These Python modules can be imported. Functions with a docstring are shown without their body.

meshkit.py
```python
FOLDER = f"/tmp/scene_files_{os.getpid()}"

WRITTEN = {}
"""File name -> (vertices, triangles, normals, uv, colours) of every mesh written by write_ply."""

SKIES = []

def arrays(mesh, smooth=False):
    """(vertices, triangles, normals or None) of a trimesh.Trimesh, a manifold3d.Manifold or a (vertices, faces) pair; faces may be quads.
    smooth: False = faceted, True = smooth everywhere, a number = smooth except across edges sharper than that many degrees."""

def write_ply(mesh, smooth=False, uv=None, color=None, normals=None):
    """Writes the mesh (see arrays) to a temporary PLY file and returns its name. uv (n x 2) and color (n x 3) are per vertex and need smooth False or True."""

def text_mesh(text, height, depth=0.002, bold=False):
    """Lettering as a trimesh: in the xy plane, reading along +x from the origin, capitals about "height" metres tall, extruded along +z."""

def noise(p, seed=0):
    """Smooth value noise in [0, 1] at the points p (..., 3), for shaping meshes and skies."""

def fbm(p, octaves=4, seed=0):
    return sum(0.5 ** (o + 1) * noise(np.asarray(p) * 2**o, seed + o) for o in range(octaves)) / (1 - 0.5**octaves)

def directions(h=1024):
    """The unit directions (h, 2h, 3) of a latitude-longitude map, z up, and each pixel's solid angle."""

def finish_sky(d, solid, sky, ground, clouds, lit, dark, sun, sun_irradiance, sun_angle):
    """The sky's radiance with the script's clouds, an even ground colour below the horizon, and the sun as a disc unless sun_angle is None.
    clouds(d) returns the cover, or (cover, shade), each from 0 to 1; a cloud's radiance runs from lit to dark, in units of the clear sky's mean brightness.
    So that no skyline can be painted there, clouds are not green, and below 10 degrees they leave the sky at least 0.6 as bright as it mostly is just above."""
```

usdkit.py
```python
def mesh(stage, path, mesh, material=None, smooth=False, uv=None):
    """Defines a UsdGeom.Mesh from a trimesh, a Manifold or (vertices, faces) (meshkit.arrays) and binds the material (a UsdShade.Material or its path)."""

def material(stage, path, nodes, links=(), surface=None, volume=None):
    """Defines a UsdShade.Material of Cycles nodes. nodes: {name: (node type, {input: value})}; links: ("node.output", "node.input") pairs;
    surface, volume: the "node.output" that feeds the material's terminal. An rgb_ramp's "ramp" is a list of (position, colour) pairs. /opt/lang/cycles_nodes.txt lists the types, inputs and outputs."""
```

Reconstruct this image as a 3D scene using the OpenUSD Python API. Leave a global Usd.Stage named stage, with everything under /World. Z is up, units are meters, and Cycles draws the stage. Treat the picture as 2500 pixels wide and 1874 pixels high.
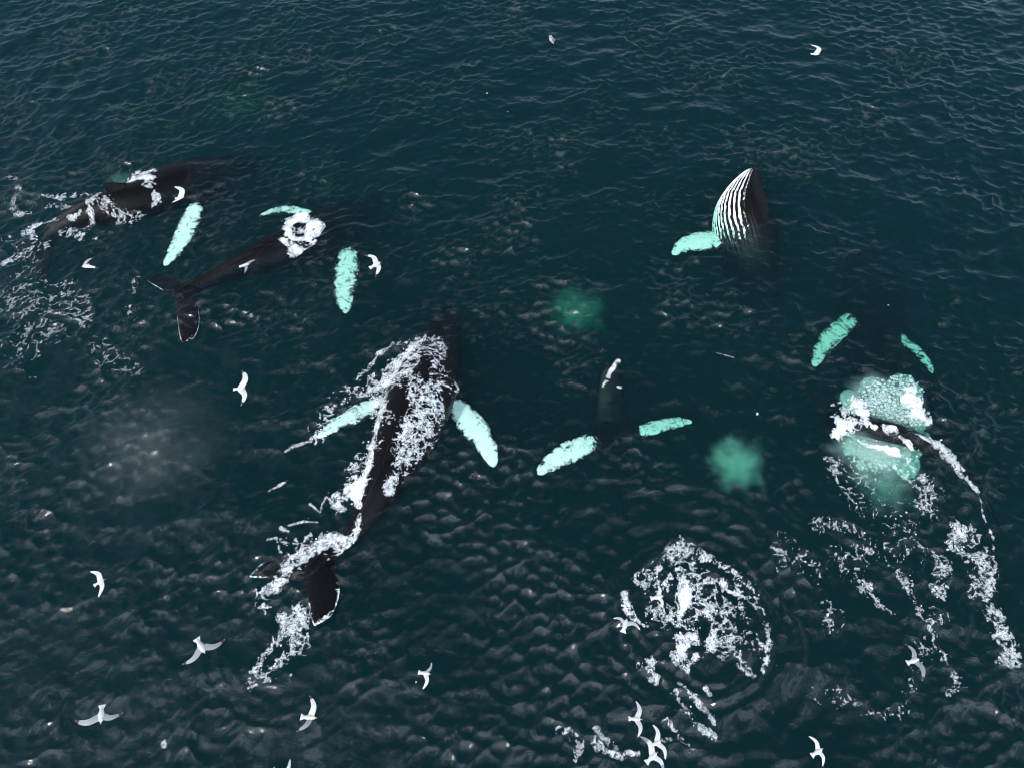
import math, random
import numpy as np
import trimesh, manifold3d
from scipy.spatial import cKDTree
from scipy.interpolate import CubicSpline, PchipInterpolator
from pxr import Usd, UsdGeom, UsdLux, UsdShade, Sdf, Gf, Vt
import usdkit, meshkit

stage = Usd.Stage.CreateInMemory()
UsdGeom.SetStageUpAxis(stage, UsdGeom.Tokens.z)
UsdGeom.SetStageMetersPerUnit(stage, 1.0)
UsdGeom.Xform.Define(stage, '/World')
UsdGeom.Scope.Define(stage, '/World/Looks')

# ---------------------------------------------------------------- camera
H, TILT = 28.0, math.radians(35.0)            # drone height over the sea, tilt up from straight down
FPX = 1250 / 0.657                            # focal length in pixels of the 2500 wide photograph
cam = UsdGeom.Camera.Define(stage, '/World/camera')
cam.AddTranslateOp().Set(Gf.Vec3d(0, 0, H))
cam.AddRotateXOp().Set(math.degrees(TILT))
cam.CreateHorizontalApertureAttr(36.0)
cam.CreateFocalLengthAttr(18 / 0.657)
cam.CreateClippingRangeAttr(Gf.Vec2f(0.1, 20000))
cam.CreateExposureAttr(0.0)

# ---------------------------------------------------------------- sky and sun
SUN_EL, SUN_AZ = math.radians(38), math.radians(226)     # azimuth from +y clockwise: behind the camera, to its left
sun_dir = np.array([math.sin(SUN_AZ) * math.cos(SUN_EL), math.cos(SUN_AZ) * math.cos(SUN_EL), math.sin(SUN_EL)])
CLOUD_AT = (2.2, 8.1, 0.6)
sky_mat = usdkit.material(stage, '/World/Looks/sky', {
    'tc': ('texture_coordinate', {}),
    'sky': ('sky_texture', {'sky_type': 'single_scattering', 'sun_disc': False, 'sun_elevation': SUN_EL, 'sun_rotation': SUN_AZ, 'aerosol_density': 0.35, 'ozone_density': 2.0}),
    'map': ('mapping', {'location': CLOUD_AT, 'scale': (1.0, 1.0, 1.5)}),
    'n': ('noise_texture', {'scale': 2.5, 'detail': 7.0, 'roughness': 0.58, 'distortion': 0.5}),
    'ramp': ('rgb_ramp', {'ramp': [(0.0, (0, 0, 0)), (0.52, (0, 0, 0)), (0.60, (.22, .22, .22)), (0.80, (1, 1, 1)), (1.0, (1, 1, 1))]}),
    'bw': ('rgb_to_bw', {}),
    'lean': ('vector_math', {'math_type': 'dot_product', 'vector2': (-0.05, -0.26, 0.10)}),
    'nl': ('math', {'math_type': 'add'}),
    'xyz': ('separate_xyz', {}),
    'above': ('map_range', {'from_min': 0.02, 'from_max': 0.2, 'clamp': True}),
    'cover': ('math', {'math_type': 'multiply'}),
    'mix': ('mix_color', {'b': (27.0, 30.5, 35.0), 'use_clamp': False}),
    'bg': ('background_shader', {'strength': 0.1}),
}, [('tc.generated', 'map.vector'), ('map.vector', 'n.vector'), ('tc.generated', 'lean.vector1'), ('n.fac', 'nl.value1'), ('lean.value', 'nl.value2'), ('nl.value', 'ramp.fac'), ('ramp.color', 'bw.color'), ('tc.generated', 'xyz.vector'),
    ('xyz.z', 'above.value'), ('bw.val', 'cover.value1'), ('above.result', 'cover.value2'), ('cover.value', 'mix.fac'),
    ('sky.color', 'mix.a'), ('mix.result', 'bg.color')], surface='bg.background')
dome = UsdLux.DomeLight.Define(stage, '/World/sky')
UsdShade.MaterialBindingAPI.Apply(dome.GetPrim()).Bind(sky_mat)
sun = UsdLux.DistantLight.Define(stage, '/World/sun')
sun.CreateNormalizeAttr(True)
sun.CreateIntensityAttr(1.0)
sun.CreateAngleAttr(0.53)
sun.CreateColorAttr(Gf.Vec3f(1.0, 0.965, 0.92))
sun.AddRotateXYZOp().Set(Gf.Vec3f(90 - math.degrees(SUN_EL), 0, 180 - math.degrees(SUN_AZ)))

# ---------------------------------------------------------------- helpers
used = {}


def numbered(name, parent='/World'):
    k = used.get((parent, name), 0)
    used[(parent, name)] = k + 1
    return f'{parent}/{name}' + (f'_{k:03d}' if k else '')


def tag(prim, label=None, cat=None, group=None, kind=None):
    for key, val in (('label', label), ('category', cat), ('group', group), ('kind', kind)):
        if val:
            prim.SetCustomDataByKey(key, val)


def thing(name, label, cat, loc=(0, 0, 0), group=None, kind=None):
    x = UsdGeom.Xform.Define(stage, numbered(name))
    x.AddTranslateOp().Set(Gf.Vec3d(*map(float, loc)))
    tag(x.GetPrim(), label, cat, group, kind)
    return x


def put(name, mesh, mat, parent='/World', smooth=True, attrs=None):
    path = numbered(name, str(parent.GetPath()) if not isinstance(parent, str) else parent)
    m = usdkit.mesh(stage, path, mesh, mat, smooth=smooth)
    for k, v in (attrs or {}).items():
        UsdGeom.PrimvarsAPI(m).CreatePrimvar(k, Sdf.ValueTypeNames.FloatArray, 'vertex').Set(Vt.FloatArray.FromNumpy(np.asarray(v, np.float32)))
    return m


CT, ST = math.cos(TILT), math.sin(TILT)


def W(px, py, z=0.0):
    """The point at height z that stands at pixel (px, py) of the 2500 x 1874 photograph."""
    u, v = (px - 1250) / FPX, (937 - py) / FPX
    d = np.array([u, v * CT + ST, v * ST - CT])
    return np.array([0, 0, H]) + d * ((z - H) / d[2])


def smoothstep(x, a, b):
    t = np.clip((x - a) / (b - a), 0, 1)
    return t * t * (3 - 2 * t)


# ---------------------------------------------------------------- the sea
rng = np.random.default_rng(7)
NW = 130
lam = np.exp(rng.uniform(math.log(0.30), math.log(7.0), NW))
ang = rng.normal(math.radians(116), math.radians(48), NW)
KX, KY = 2 * np.pi / lam * np.cos(ang), 2 * np.pi / lam * np.sin(ang)
AMP = 0.0088 * lam ** 1.0 * rng.uniform(0.6, 1.3, NW) * np.interp(lam, [.3, .6, 1.2, 2.5, 4, 7], [1.35, 1.1, .62, .28, .26, .34])
PH = rng.uniform(0, 2 * np.pi, NW)
CHOP = 1.1


RINGS = [(*W(1690, 1520)[:2], 2.9, 1.1, .62, .045), (*W(1660, 1480)[:2], 4.6, 1.3, .8, .034), (*W(1050, 900)[:2], 3.1, 1.2, .6, .022), (*W(700, 1330)[:2], 1.9, .9, .5, .026),
         (*W(850, 620)[:2], 2.6, .9, .6, .02), (*W(410, 640)[:2], 1.5, .8, .45, .02), (*W(690, 1580)[:2], 2.2, .8, .5, .022), (*W(2150, 1100)[:2], 4.6, 1.2, .7, .022)]


def sea(x, y):
    """The displaced sea surface of parameter points (x, y): returns X, Y, Z."""
    x, y = np.asarray(x, np.float64), np.asarray(y, np.float64)
    r = np.hypot(x, y - 22)
    dx = np.zeros_like(x); dy = np.zeros_like(x); z = np.zeros_like(x)
    env = 0.55 + 0.7 * meshkit.noise(np.stack([x / 7.0, y / 7.0, np.zeros_like(x)], -1), 3)
    env2 = 0.36 + 1.9 * meshkit.noise(np.stack([x / 2.6, y / 2.6, np.zeros_like(x)], -1), 9) ** 2.4
    for i in range(NW):
        fade = 1 / (1 + (r / (lam[i] * 110)) ** 4)
        e = (env2 if lam[i] < 1.3 else env) * fade * AMP[i]
        k = math.hypot(KX[i], KY[i])
        t = KX[i] * x + KY[i] * y + PH[i]
        s, c = np.sin(t), np.cos(t)
        z += e * s
        dx += CHOP * e * c * KX[i] / k
        dy += CHOP * e * c * KY[i] / k
    for (cx, cy, rad, wide, wl, amp) in RINGS:
        q = np.hypot(x - cx, y - cy)
        q = q + .5 * (env2 - .7)
        z += amp * env * np.exp(-((q - rad) / wide) ** 2) * np.sin(2 * np.pi * q / wl)
    return x + dx, y + dy, z


def axis(lo, hi, step, far):
    a = list(np.arange(lo, hi + step / 2, step))
    d, left, right = step, [], []
    p = lo
    while p > -far:
        d *= 1.16; p -= d; left.append(p)
    d, p = step, hi
    while p < far:
        d *= 1.16; p += d; right.append(p)
    return np.array(left[::-1] + a + right)


ax, ay = axis(-33, 33, 0.085, 2500), axis(2, 51, 0.085, 2500)
gx, gy = np.meshgrid(ax, ay, indexing='ij')
sx, sy, sz = sea(gx, gy)
nx, ny = gx.shape
idx = np.arange(nx * ny).reshape(nx, ny)
quads = np.stack([idx[:-1, :-1], idx[1:, :-1], idx[1:, 1:], idx[:-1, 1:]], -1).reshape(-1, 4)
tris = np.vstack([quads[:, [0, 1, 2]], quads[:, [0, 2, 3]]])
top = np.stack([sx, sy, sz], -1).reshape(-1, 3)
# closed below: a skirt and a flat bottom, so that the water is one closed body
rim = np.concatenate([idx[:, 0], idx[-1, 1:], idx[-2::-1, -1], idx[0, -2:0:-1]])
low = top[rim].copy(); low[:, 2] = -45
n0 = len(top)
k = np.arange(len(rim)); k2 = (k + 1) % len(rim)
skirt = np.vstack([np.stack([rim[k], n0 + k, n0 + k2], 1), np.stack([rim[k], n0 + k2, rim[k2]], 1)])
centre = np.array([[0, 22, -45.0]])
floor = np.stack([np.full(len(rim), n0 + len(rim)), n0 + k2, n0 + k], 1)
water_v, water_f = np.vstack([top, low, centre]), np.vstack([tris, skirt, floor])

water_mat = usdkit.material(stage, '/World/Looks/water', {
    'geo': ('geometry', {}),
    'map': ('mapping', {'scale': (1.0, 1.5, 1.0), 'rotation': (0, 0, 0.4)}),
    'n1': ('noise_texture', {'scale': 2.2, 'detail': 4.0, 'roughness': 0.55, 'distortion': 0.6}),
    'b1': ('bump', {'strength': 0.42, 'distance': 0.08}),
    'lw': ('layer_weight', {'blend': 0.5}),
    'p5': ('math', {'math_type': 'power', 'value2': 5.0}),
    'fr': ('math', {'math_type': 'multiply_add', 'value2': 0.977, 'value3': 0.023}),
    'tr': ('transparent_bsdf', {'color': (1, 1, 1)}),
    'gl': ('glossy_bsdf', {'color': (1, 1, 1), 'roughness': 0.16}),
    'mix': ('mix_closure', {}),
    'vol': ('volume_coefficients', {'scatter_coeffs': (0.0020, 0.0050, 0.0080), 'absorption_coeffs': (0.294, 0.110, 0.157)}),
}, [('geo.position', 'map.vector'), ('map.vector', 'n1.vector'), ('n1.fac', 'b1.height'), ('b1.normal', 'lw.normal'), ('lw.facing', 'p5.value1'), ('p5.value', 'fr.value1'), ('b1.normal', 'gl.normal'),
    ('fr.value', 'mix.fac'), ('tr.BSDF', 'mix.closure1'), ('gl.BSDF', 'mix.closure2')], surface='mix.closure', volume='vol.volume')
w = put('sea_water', (water_v, water_f), water_mat, smooth=True)
tag(w.GetPrim(), 'dark teal open sea with small wind waves', 'sea', kind='structure')

# ---------------------------------------------------------------- humpback whales
S_AT = [0, .012, .03, .08, .15, .22, .30, .40, .50, .60, .70, .80, .88, .94, 1.0]
HALF_W = [.006, .022, .036, .052, .067, .083, .094, .097, .090, .073, .051, .032, .021, .014, .006]
UP_H = [.005, .010, .014, .022, .036, .055, .068, .074, .070, .060, .048, .035, .026, .017, .004]
DOWN_H = [.006, .018, .030, .055, .078, .092, .097, .092, .080, .064, .048, .034, .025, .016, .004]
prof = [PchipInterpolator(S_AT, c) for c in (HALF_W, UP_H, DOWN_H)]


def grid_mesh(P, closed_v=False):
    """P: (n, m, 3) rings; closed around the second index, fans at both ends."""
    n, m = P.shape[:2]
    v = P.reshape(-1, 3)
    i, j = np.meshgrid(np.arange(n - 1), np.arange(m), indexing='ij')
    q = np.stack([i * m + j, (i + 1) * m + j, (i + 1) * m + (j + 1) % m, i * m + (j + 1) % m], -1).reshape(-1, 4)
    f = np.vstack([q[:, [0, 1, 2]], q[:, [0, 2, 3]]])
    c0, c1 = len(v), len(v) + 1
    v = np.vstack([v, P[0].mean(0), P[-1].mean(0)])
    j = np.arange(m)
    f = np.vstack([f, np.stack([np.full(m, c0), j, (j + 1) % m], 1), np.stack([np.full(m, c1), (n - 1) * m + (j + 1) % m, (n - 1) * m + j], 1)])
    t = trimesh.Trimesh(v, f, process=False)
    if t.volume < 0:
        t.invert()
    return t


def blade(axis_pts, chord, thick, normal, white, n=60, m=22, wob=0.0, seed=0, ragged=0.0):
    """A flat fin along a polyline: chord(t) widths, lens section of thickness thick(t); normal is the broad side. Returns mesh and white values."""
    axis_pts = np.asarray(axis_pts, float)
    d = np.r_[0, np.cumsum(np.linalg.norm(np.diff(axis_pts, axis=0), axis=1))]
    cs = CubicSpline(d / d[-1], axis_pts)
    t = np.linspace(0, 1, n)
    C, T = cs(t), cs(t, 1)
    T /= np.linalg.norm(T, axis=1, keepdims=True)
    N = np.asarray(normal, float)[None] - T * (T @ np.asarray(normal, float))[:, None]
    N /= np.linalg.norm(N, axis=1, keepdims=True)
    Bv = np.cross(T, N)
    th = np.linspace(0, 2 * np.pi, m, endpoint=False)
    ch = chord(t)
    r = np.random.default_rng(seed)
    if wob:
        ph = r.uniform(0, 6.28, 4)
        ch = ch * (1 + wob * (np.sin(t * 38 + ph[0]) + 0.6 * np.sin(t * 61 + ph[1])) * smoothstep(t, .1, .4))
    P = C[:, None] + (Bv[:, None] * np.cos(th)[None, :, None]) * (ch / 2)[:, None, None] + (N[:, None] * np.sin(th)[None, :, None]) * (thick(t) / 2)[:, None, None]
    mesh = grid_mesh(P)
    wv = (white(t)[:, None] * (1 - ragged * np.abs(np.cos(th))[None] ** 3)).ravel()
    return mesh, np.r_[wv, wv[0], wv[-1]]


def whale(label, spine, roll, flippers=(), flukes=None, dorsal=0.028, pleats=False, belly=0.0, head_pale=0.0, seed=1, group='humpback whales feeding together', fat=1.0):
    """spine: world points from the tip of the jaw to the fluke notch; roll in degrees along it (start, end)."""
    spine = np.asarray(spine, float)
    d = np.r_[0, np.cumsum(np.linalg.norm(np.diff(spine, axis=0), axis=1))]
    L = d[-1]
    cs = CubicSpline(d / L, spine)
    n, m = (170, 264) if pleats else (110, 56)
    s = np.linspace(0, 1, n) ** 1.0
    s[1:6] = np.linspace(0.004, s[6] * .9, 5)
    C, T = cs(s), cs(s, 1)
    T /= np.linalg.norm(T, axis=1, keepdims=True)
    up = np.array([0, 0, 1.0])
    S0 = np.cross(T, up); S0 /= np.linalg.norm(S0, axis=1, keepdims=True)          # to the whale's left... seen from above, heading -T
    U0 = np.cross(S0, T)
    a = np.radians(np.interp(s, np.linspace(0, 1, len(roll)), roll))[:, None]
    S, U = S0 * np.cos(a) + U0 * np.sin(a), U0 * np.cos(a) - S0 * np.sin(a)
    hw, hu, hd = (p(s) * L * fat for p in prof)
    th = np.linspace(0, 2 * np.pi, m, endpoint=False)
    cth, sth = np.cos(th), np.sin(th)
    hh = np.where(sth[None] > 0, hu[:, None], hd[:, None])
    sect = np.sign(sth) * np.abs(sth) ** 0.92
    P = C[:, None] + S[:, None] * (cth[None] * hw[:, None])[..., None] + U[:, None] * (sect[None] * hh)[..., None]
    # the ridge down the back from fin to flukes, and the splash guard
    ridge = np.exp(-((th - np.pi / 2) / 0.16) ** 2)[None] * (smoothstep(s, .62, .72) * (1 - smoothstep(s, .93, 1)))[:, None] * 0.010 * L
    guard = np.exp(-((th - np.pi / 2) / 0.25) ** 2)[None] * np.exp(-((s - .165) / .02) ** 2)[:, None] * 0.010 * L
    P += U[:, None] * (ridge + guard)[..., None]
    white = np.zeros((n, m))
    bell = smoothstep(-sth, *((-.35, .25) if pleats else (-.15, .55)))[None] * (1 - smoothstep(s, *((.27, .40) if pleats else (.5, .62))))[:, None] * smoothstep(s, .0, .05)[:, None]
    if pleats:
        wav = .05 * (meshkit.fbm(np.stack([s * 34, s * 0, s * 0], -1), 3, 5) - .5)[:, None] + .03 * (meshkit.noise(np.stack([(s[:, None] * 30 + 0 * th[None]), 3 * th[None] + 0 * s[:, None], 0 * s[:, None] + 0 * th[None]], -1), 8) - .5)
        groove = 0.5 + 0.5 * np.cos((th[None] + wav) * 44)
        P -= (S[:, None] * cth[None, :, None] + U[:, None] * sth[None, :, None]) * (0.10 * (1 - groove) * bell)[..., None]
        white = bell * (0.15 + 0.85 * (groove > 0.45))
    white = np.maximum(white, bell * belly)
    white = np.maximum(white, head_pale * np.exp(-((s - .05) / .03) ** 2)[:, None] * np.exp(-((th - 1.9) / .35) ** 2)[None])
    body = grid_mesh(P)
    parts = [(body, np.r_[white.ravel(), white[0, 0], white[-1, 0]])]

    def frame(q):
        c = cs(q); t = cs(q, 1); t /= np.linalg.norm(t)
        k = np.argmin(np.abs(s - q))
        return c, t, S[k], U[k]

    if dorsal:
        c, t, sd, u = frame(.64)
        base = c + u * prof[1](.64) * L * .8
        ax_ = [base - t * .02 * L, base + u * dorsal * L * .6, base + u * dorsal * L * 1.25 + t * .022 * L]
        parts.append(blade(ax_, lambda q: L * np.interp(q, [0, .3, .7, .95, 1], [.085, .062, .036, .014, .004]), lambda q: L * np.interp(q, [0, 1], [.022, .003]), sd, lambda q: q * 0, n=24, m=16))
    for fl in flippers:
        root, tip, bow, nrm, wht = fl['root'], fl['tip'], fl.get('bow', (0, 0, 0)), fl.get('normal', (0, 0, 1)), fl.get('white', 1.0)
        q = fl.get('at', .29)
        c, t, sd, u = frame(q)
        inner = c + (np.asarray(root) - c) * 0.25
        mid = (np.asarray(root) + np.asarray(tip)) / 2 + np.asarray(bow)
        ln = np.linalg.norm(np.asarray(tip) - np.asarray(root))
        ax_ = [inner, np.asarray(root), mid, np.asarray(tip)]
        r0 = np.linalg.norm(np.asarray(root) - inner); f0 = r0 / (r0 + ln)
        ch = fl.get('chord', .235) * ln * 1.0
        wf = lambda q, f0=f0, wht=wht: wht * smoothstep(q, f0 * .75, f0 * 1.15)
        parts.append(blade(ax_, lambda q, f0=f0, ch=ch: ch * np.interp((q - f0) / (1 - f0), [-1, -.2, 0, .2, .45, .75, .92, .98, 1], [.55, .66, .72, .95, 1, .74, .46, .26, .05]), lambda q, ch=ch: ch * np.interp(q, [0, .3, 1], [.34, .24, .05]), nrm, wf, n=110, m=30, wob=.028, seed=seed, ragged=.48))
    if flukes:
        lt, rt, notch, root = (np.asarray(flukes[k], float) for k in ('left', 'right', 'notch', 'root'))
        fn = flukes.get('normal', (0, 0, 1))
        lead = root + (root - notch) * 0.10
        for tip in (lt, rt):
            # a grid between the leading edge (root to tip) and the trailing edge (notch to tip)
            k = np.linspace(0, 1, 40)
            out = (tip - notch) / np.linalg.norm(tip - notch)
            back = (notch - root); bl = np.linalg.norm(back)
            le = CubicSpline([0, .35, .75, 1], [lead - out * .02 * L, lead + (tip - lead) * .40 - back * .08, lead + (tip - lead) * .82 - back * .16, tip + back * .06])(k)
            te = CubicSpline([0, .3, .7, 1], [notch - out * .01 * L, notch + (tip - notch) * .3 + back * .14, notch + (tip - notch) * .72 + back * flukes.get('blunt', .35) * .8, tip + back * flukes.get('blunt', .35) - out * .01 * L])(k)
            mm = 20
            ph = np.linspace(0, 2 * np.pi, mm, endpoint=False)
            N = np.asarray(fn, float)
            mid, half = (le + te) / 2, (le - te) / 2
            tk = np.interp(k, [0, .2, 1], [.020, .013, .003]) * L
            rag = meshkit.noise(np.stack([k * 26, np.full_like(k, seed), k * 0 + tip[0]], -1), 2)
            P2 = mid[:, None] + half[:, None] * (np.cos(ph)[None] * np.where(np.cos(ph)[None] < 0, 1 + .10 * (rag[:, None] - .5), 1))[..., None] + (N[None, None] * np.sin(ph)[None, :, None]) * tk[:, None, None]
            fm = grid_mesh(P2)
            edge = flukes.get('edge', 0.0)
            tipw = flukes.get('tip', 0.0)
            wv = np.maximum(edge * smoothstep(np.abs(np.cos(ph)), flukes.get('edge_from', .97), 1.0)[None] * smoothstep(k, .3, .45)[:, None], tipw * smoothstep(k, .72, 1.0)[:, None]) + np.zeros((40, mm))
            parts.append((fm, np.r_[wv.ravel(), wv[0, 0], wv[-1, 0]]))
    whole = None
    for mesh, _ in parts:
        one = manifold3d.Manifold(manifold3d.Mesh(np.asarray(mesh.vertices, np.float32), np.asarray(mesh.faces, np.uint32)))
        if one.is_empty():
            print('empty part', label, mesh.is_watertight)
            continue
        whole = one if whole is None else whole + one
    whole = whole.refine_to_length(0.11)
    mo = whole.to_mesh()
    v, f = np.array(mo.vert_properties[:, :3], float), np.array(mo.tri_verts)
    tree = cKDTree(np.vstack([p[0].vertices for p in parts])); wv = np.concatenate([p[1] for p in parts])
    dd, ii = tree.query(v, k=3)
    wt = 1 / (dd + 1e-3) ** 2
    white_v = (wv[ii] * wt).sum(1) / wt.sum(1)
    if not pleats:
        t = trimesh.Trimesh(v, f, process=False)
        trimesh.smoothing.filter_taubin(t, iterations=6)
        v = np.array(t.vertices)
    v = v + (meshkit.fbm(v * 1.2, 3, seed) - .5)[:, None] * 0.05 * np.array([.3, .3, 1])
    o = thing('humpback_whale', label, 'whale', spine[0], group)
    put('body', (v - spine[0], f), skin, o, True, {'white': white_v})
    whales.append((v, f))
    return o


skin = usdkit.material(stage, '/World/Looks/whale_skin', {
    'geo': ('geometry', {}),
    'a': ('attribute', {'attribute': 'white'}),
    'n1': ('noise_texture', {'scale': 1.9, 'detail': 9.0, 'roughness': 0.70, 'distortion': 1.6}),
    'n2': ('noise_texture', {'scale': 14.0, 'detail': 5.0, 'roughness': 0.6}),
    'k': ('math', {'math_type': 'multiply_add', 'value2': 2.5, 'value3': -1.97}),
    'sum': ('math', {'math_type': 'multiply_add', 'value2': 1.35}),                      # white * 1.35 + k
    'f1': ('math', {'math_type': 'multiply_add', 'value2': .7, 'value3': -.35}), 'f2': ('math', {'math_type': 'add'}),
    'mr': ('map_range', {'from_min': 0.12, 'from_max': 0.45, 'clamp': True}),
    'dark': ('rgb_ramp', {'ramp': [(0.0, (.0016, .0014, .0018)), (.5, (.0028, .0025, .0028)), (.66, (.0055, .005, .0052)), (.80, (.02, .018, .017)), (1, (.08, .07, .065))]}),
    'pale': ('rgb_ramp', {'ramp': [(0.0, (.62, .64, .62)), (.4, (.84, .86, .84)), (1, (.9, .92, .9))]}),
    'c': ('mix_color', {}),
    'bump': ('bump', {'strength': .6, 'distance': .05}),
    'p': ('principled_bsdf', {'roughness': .30, 'ior': 1.33, 'specular_ior_level': .24}),
}, [('geo.position', 'n1.vector'), ('geo.position', 'n2.vector'), ('n1.fac', 'k.value1'), ('a.fac', 'sum.value1'), ('k.value', 'sum.value3'), ('n2.fac', 'f1.value1'), ('f1.value', 'f2.value1'), ('sum.value', 'f2.value2'), ('f2.value', 'mr.value'),
    ('n2.fac', 'dark.fac'), ('n2.fac', 'pale.fac'), ('mr.result', 'c.fac'), ('dark.color', 'c.a'), ('pale.color', 'c.b'), ('c.result', 'p.base_color'),
    ('n2.fac', 'bump.height'), ('bump.normal', 'p.normal')], surface='p.BSDF')
whales = []


def pts(*a):
    return [W(*p) for p in a]


# the big one in the middle, back awash
whale('largest whale in the centre, black back breaking the surface under streaming white foam',
      pts((1102, 748, -1.1), (1082, 800, -.95), (1050, 900, -.62), (1010, 1010, -.42), (962, 1120, -.36), (920, 1215, -.34), (872, 1290, -.5), (805, 1350, -.45), (736, 1412, -.3)), (0, 0, 0),
      [dict(root=W(925, 985, -.9), tip=W(776, 1068, -0.8), bow=(0.1, .15, .1), chord=.31, at=.30, white=.95),
       dict(root=W(1105, 985, -.95), tip=W(1205, 1140, -0.95), bow=(.2, .12, .1), chord=.33, at=.30, white=1.0)],
      dict(left=W(640, 1373, -.6), right=W(812, 1500, .24), notch=W(738, 1414, -.12), root=W(815, 1350, -.25), edge=.74, edge_from=.55, tip=.72, blunt=.48), dorsal=.02, seed=2)
# top left, diving, small hooked fin
whale('whale at upper left with a small hooked dorsal fin and grey wet flank',
      pts((640, 388, -3.0), (580, 402, -2.3), (500, 430, -1.35), (400, 462, -.7), (310, 497, -.25), (225, 520, -.15), (165, 548, -.4), (122, 578, -.75), (85, 640, -1.1)), (-4, -14, -18, -8, 0),
      [dict(root=W(480, 500, -0.87), tip=W(402, 650, -0.81), bow=(.15, .05, 0), chord=.25, at=.27, white=.98)],
      dict(left=W(112, 690, -1.3), right=W(40, 590, -1.3), notch=W(78, 640, -1.1), root=W(122, 582, -.8)), dorsal=.036, seed=3)
# second from the left, under water, flukes in view
whale('submerged whale at left with its black flukes spread and one white fluke edge',
      pts((935, 478, -3.2), (890, 500, -2.8), (820, 548, -2.0), (740, 592, -1.25), (650, 628, -.75), (570, 657, -.5), (500, 690, -.4), (455, 712, -.35), (425, 728, -.4)), (0, 0, 0),
      [dict(root=W(772, 528, -1.24), tip=W(632, 530, -0.93), bow=(0, .5, 0), chord=.25, at=.28, white=.86),
       dict(root=W(850, 612, -1.43), tip=W(846, 765, -1.18), bow=(-.1, 0, 0), chord=.30, at=.28, white=.92)],
      dict(left=W(474, 826, .0), right=W(385, 670, -.5), notch=W(424, 728, -.22), root=W(478, 705, -.25), edge=.9, edge_from=.90, tip=.5, blunt=.5), dorsal=.024, seed=4)
# upper right, rolled with the throat pleats up
whale('whale at upper right rolled on its side, white throat pleats rising to the surface',
      pts((1845, 414, .08), (1842, 440, -.15), (1836, 480, -.5), (1830, 530, -1.0), (1832, 590, -1.9), (1840, 660, -3.2), (1856, 740, -5.2), (1875, 850, -8.5)), (69, 68, 62, 52),
      [dict(root=W(1764, 583, -1.5), tip=W(1642, 622, -1.5), bow=(.1, .28, .1), chord=.46, at=.32, white=1.0)],
      None, dorsal=0, pleats=True, seed=5, fat=1.75)
# right, deep, both flippers spread
whale('deep whale at right swimming away with both pale green flippers spread above the bubble bloom',
      pts((2118, 585, -6.6), (2120, 640, -5.8), (2123, 720, -4.6), (2127, 810, -3.6), (2136, 900, -3.0), (2150, 1000, -3.2), (2165, 1100, -4.2), (2180, 1200, -6.0)), (0, 0, 0),
      [dict(root=W(2080, 775, -2.4), tip=W(1988, 895, -2.0), bow=(-.1, .2, 0), chord=.25, at=.29, white=.9),
       dict(root=W(2172, 805, -2.6), tip=W(2276, 912, -2.2), bow=(.2, .2, 0), chord=.23, at=.29, white=.82)],
      None, dorsal=.02, seed=6)
whale('whale at far right showing only a thin black strip of back through the bubble bloom',
      pts((1985, 1000, -4.2), (2030, 1012, -2.6), (2100, 1036, -.9), (2180, 1056, -.46), (2260, 1085, -.50), (2330, 1130, -.75), (2395, 1205, -1.7), (2440, 1285, -1.9)), (0, 0, 0),
      [], None, dorsal=.0, seed=9, fat=.42)
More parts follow.
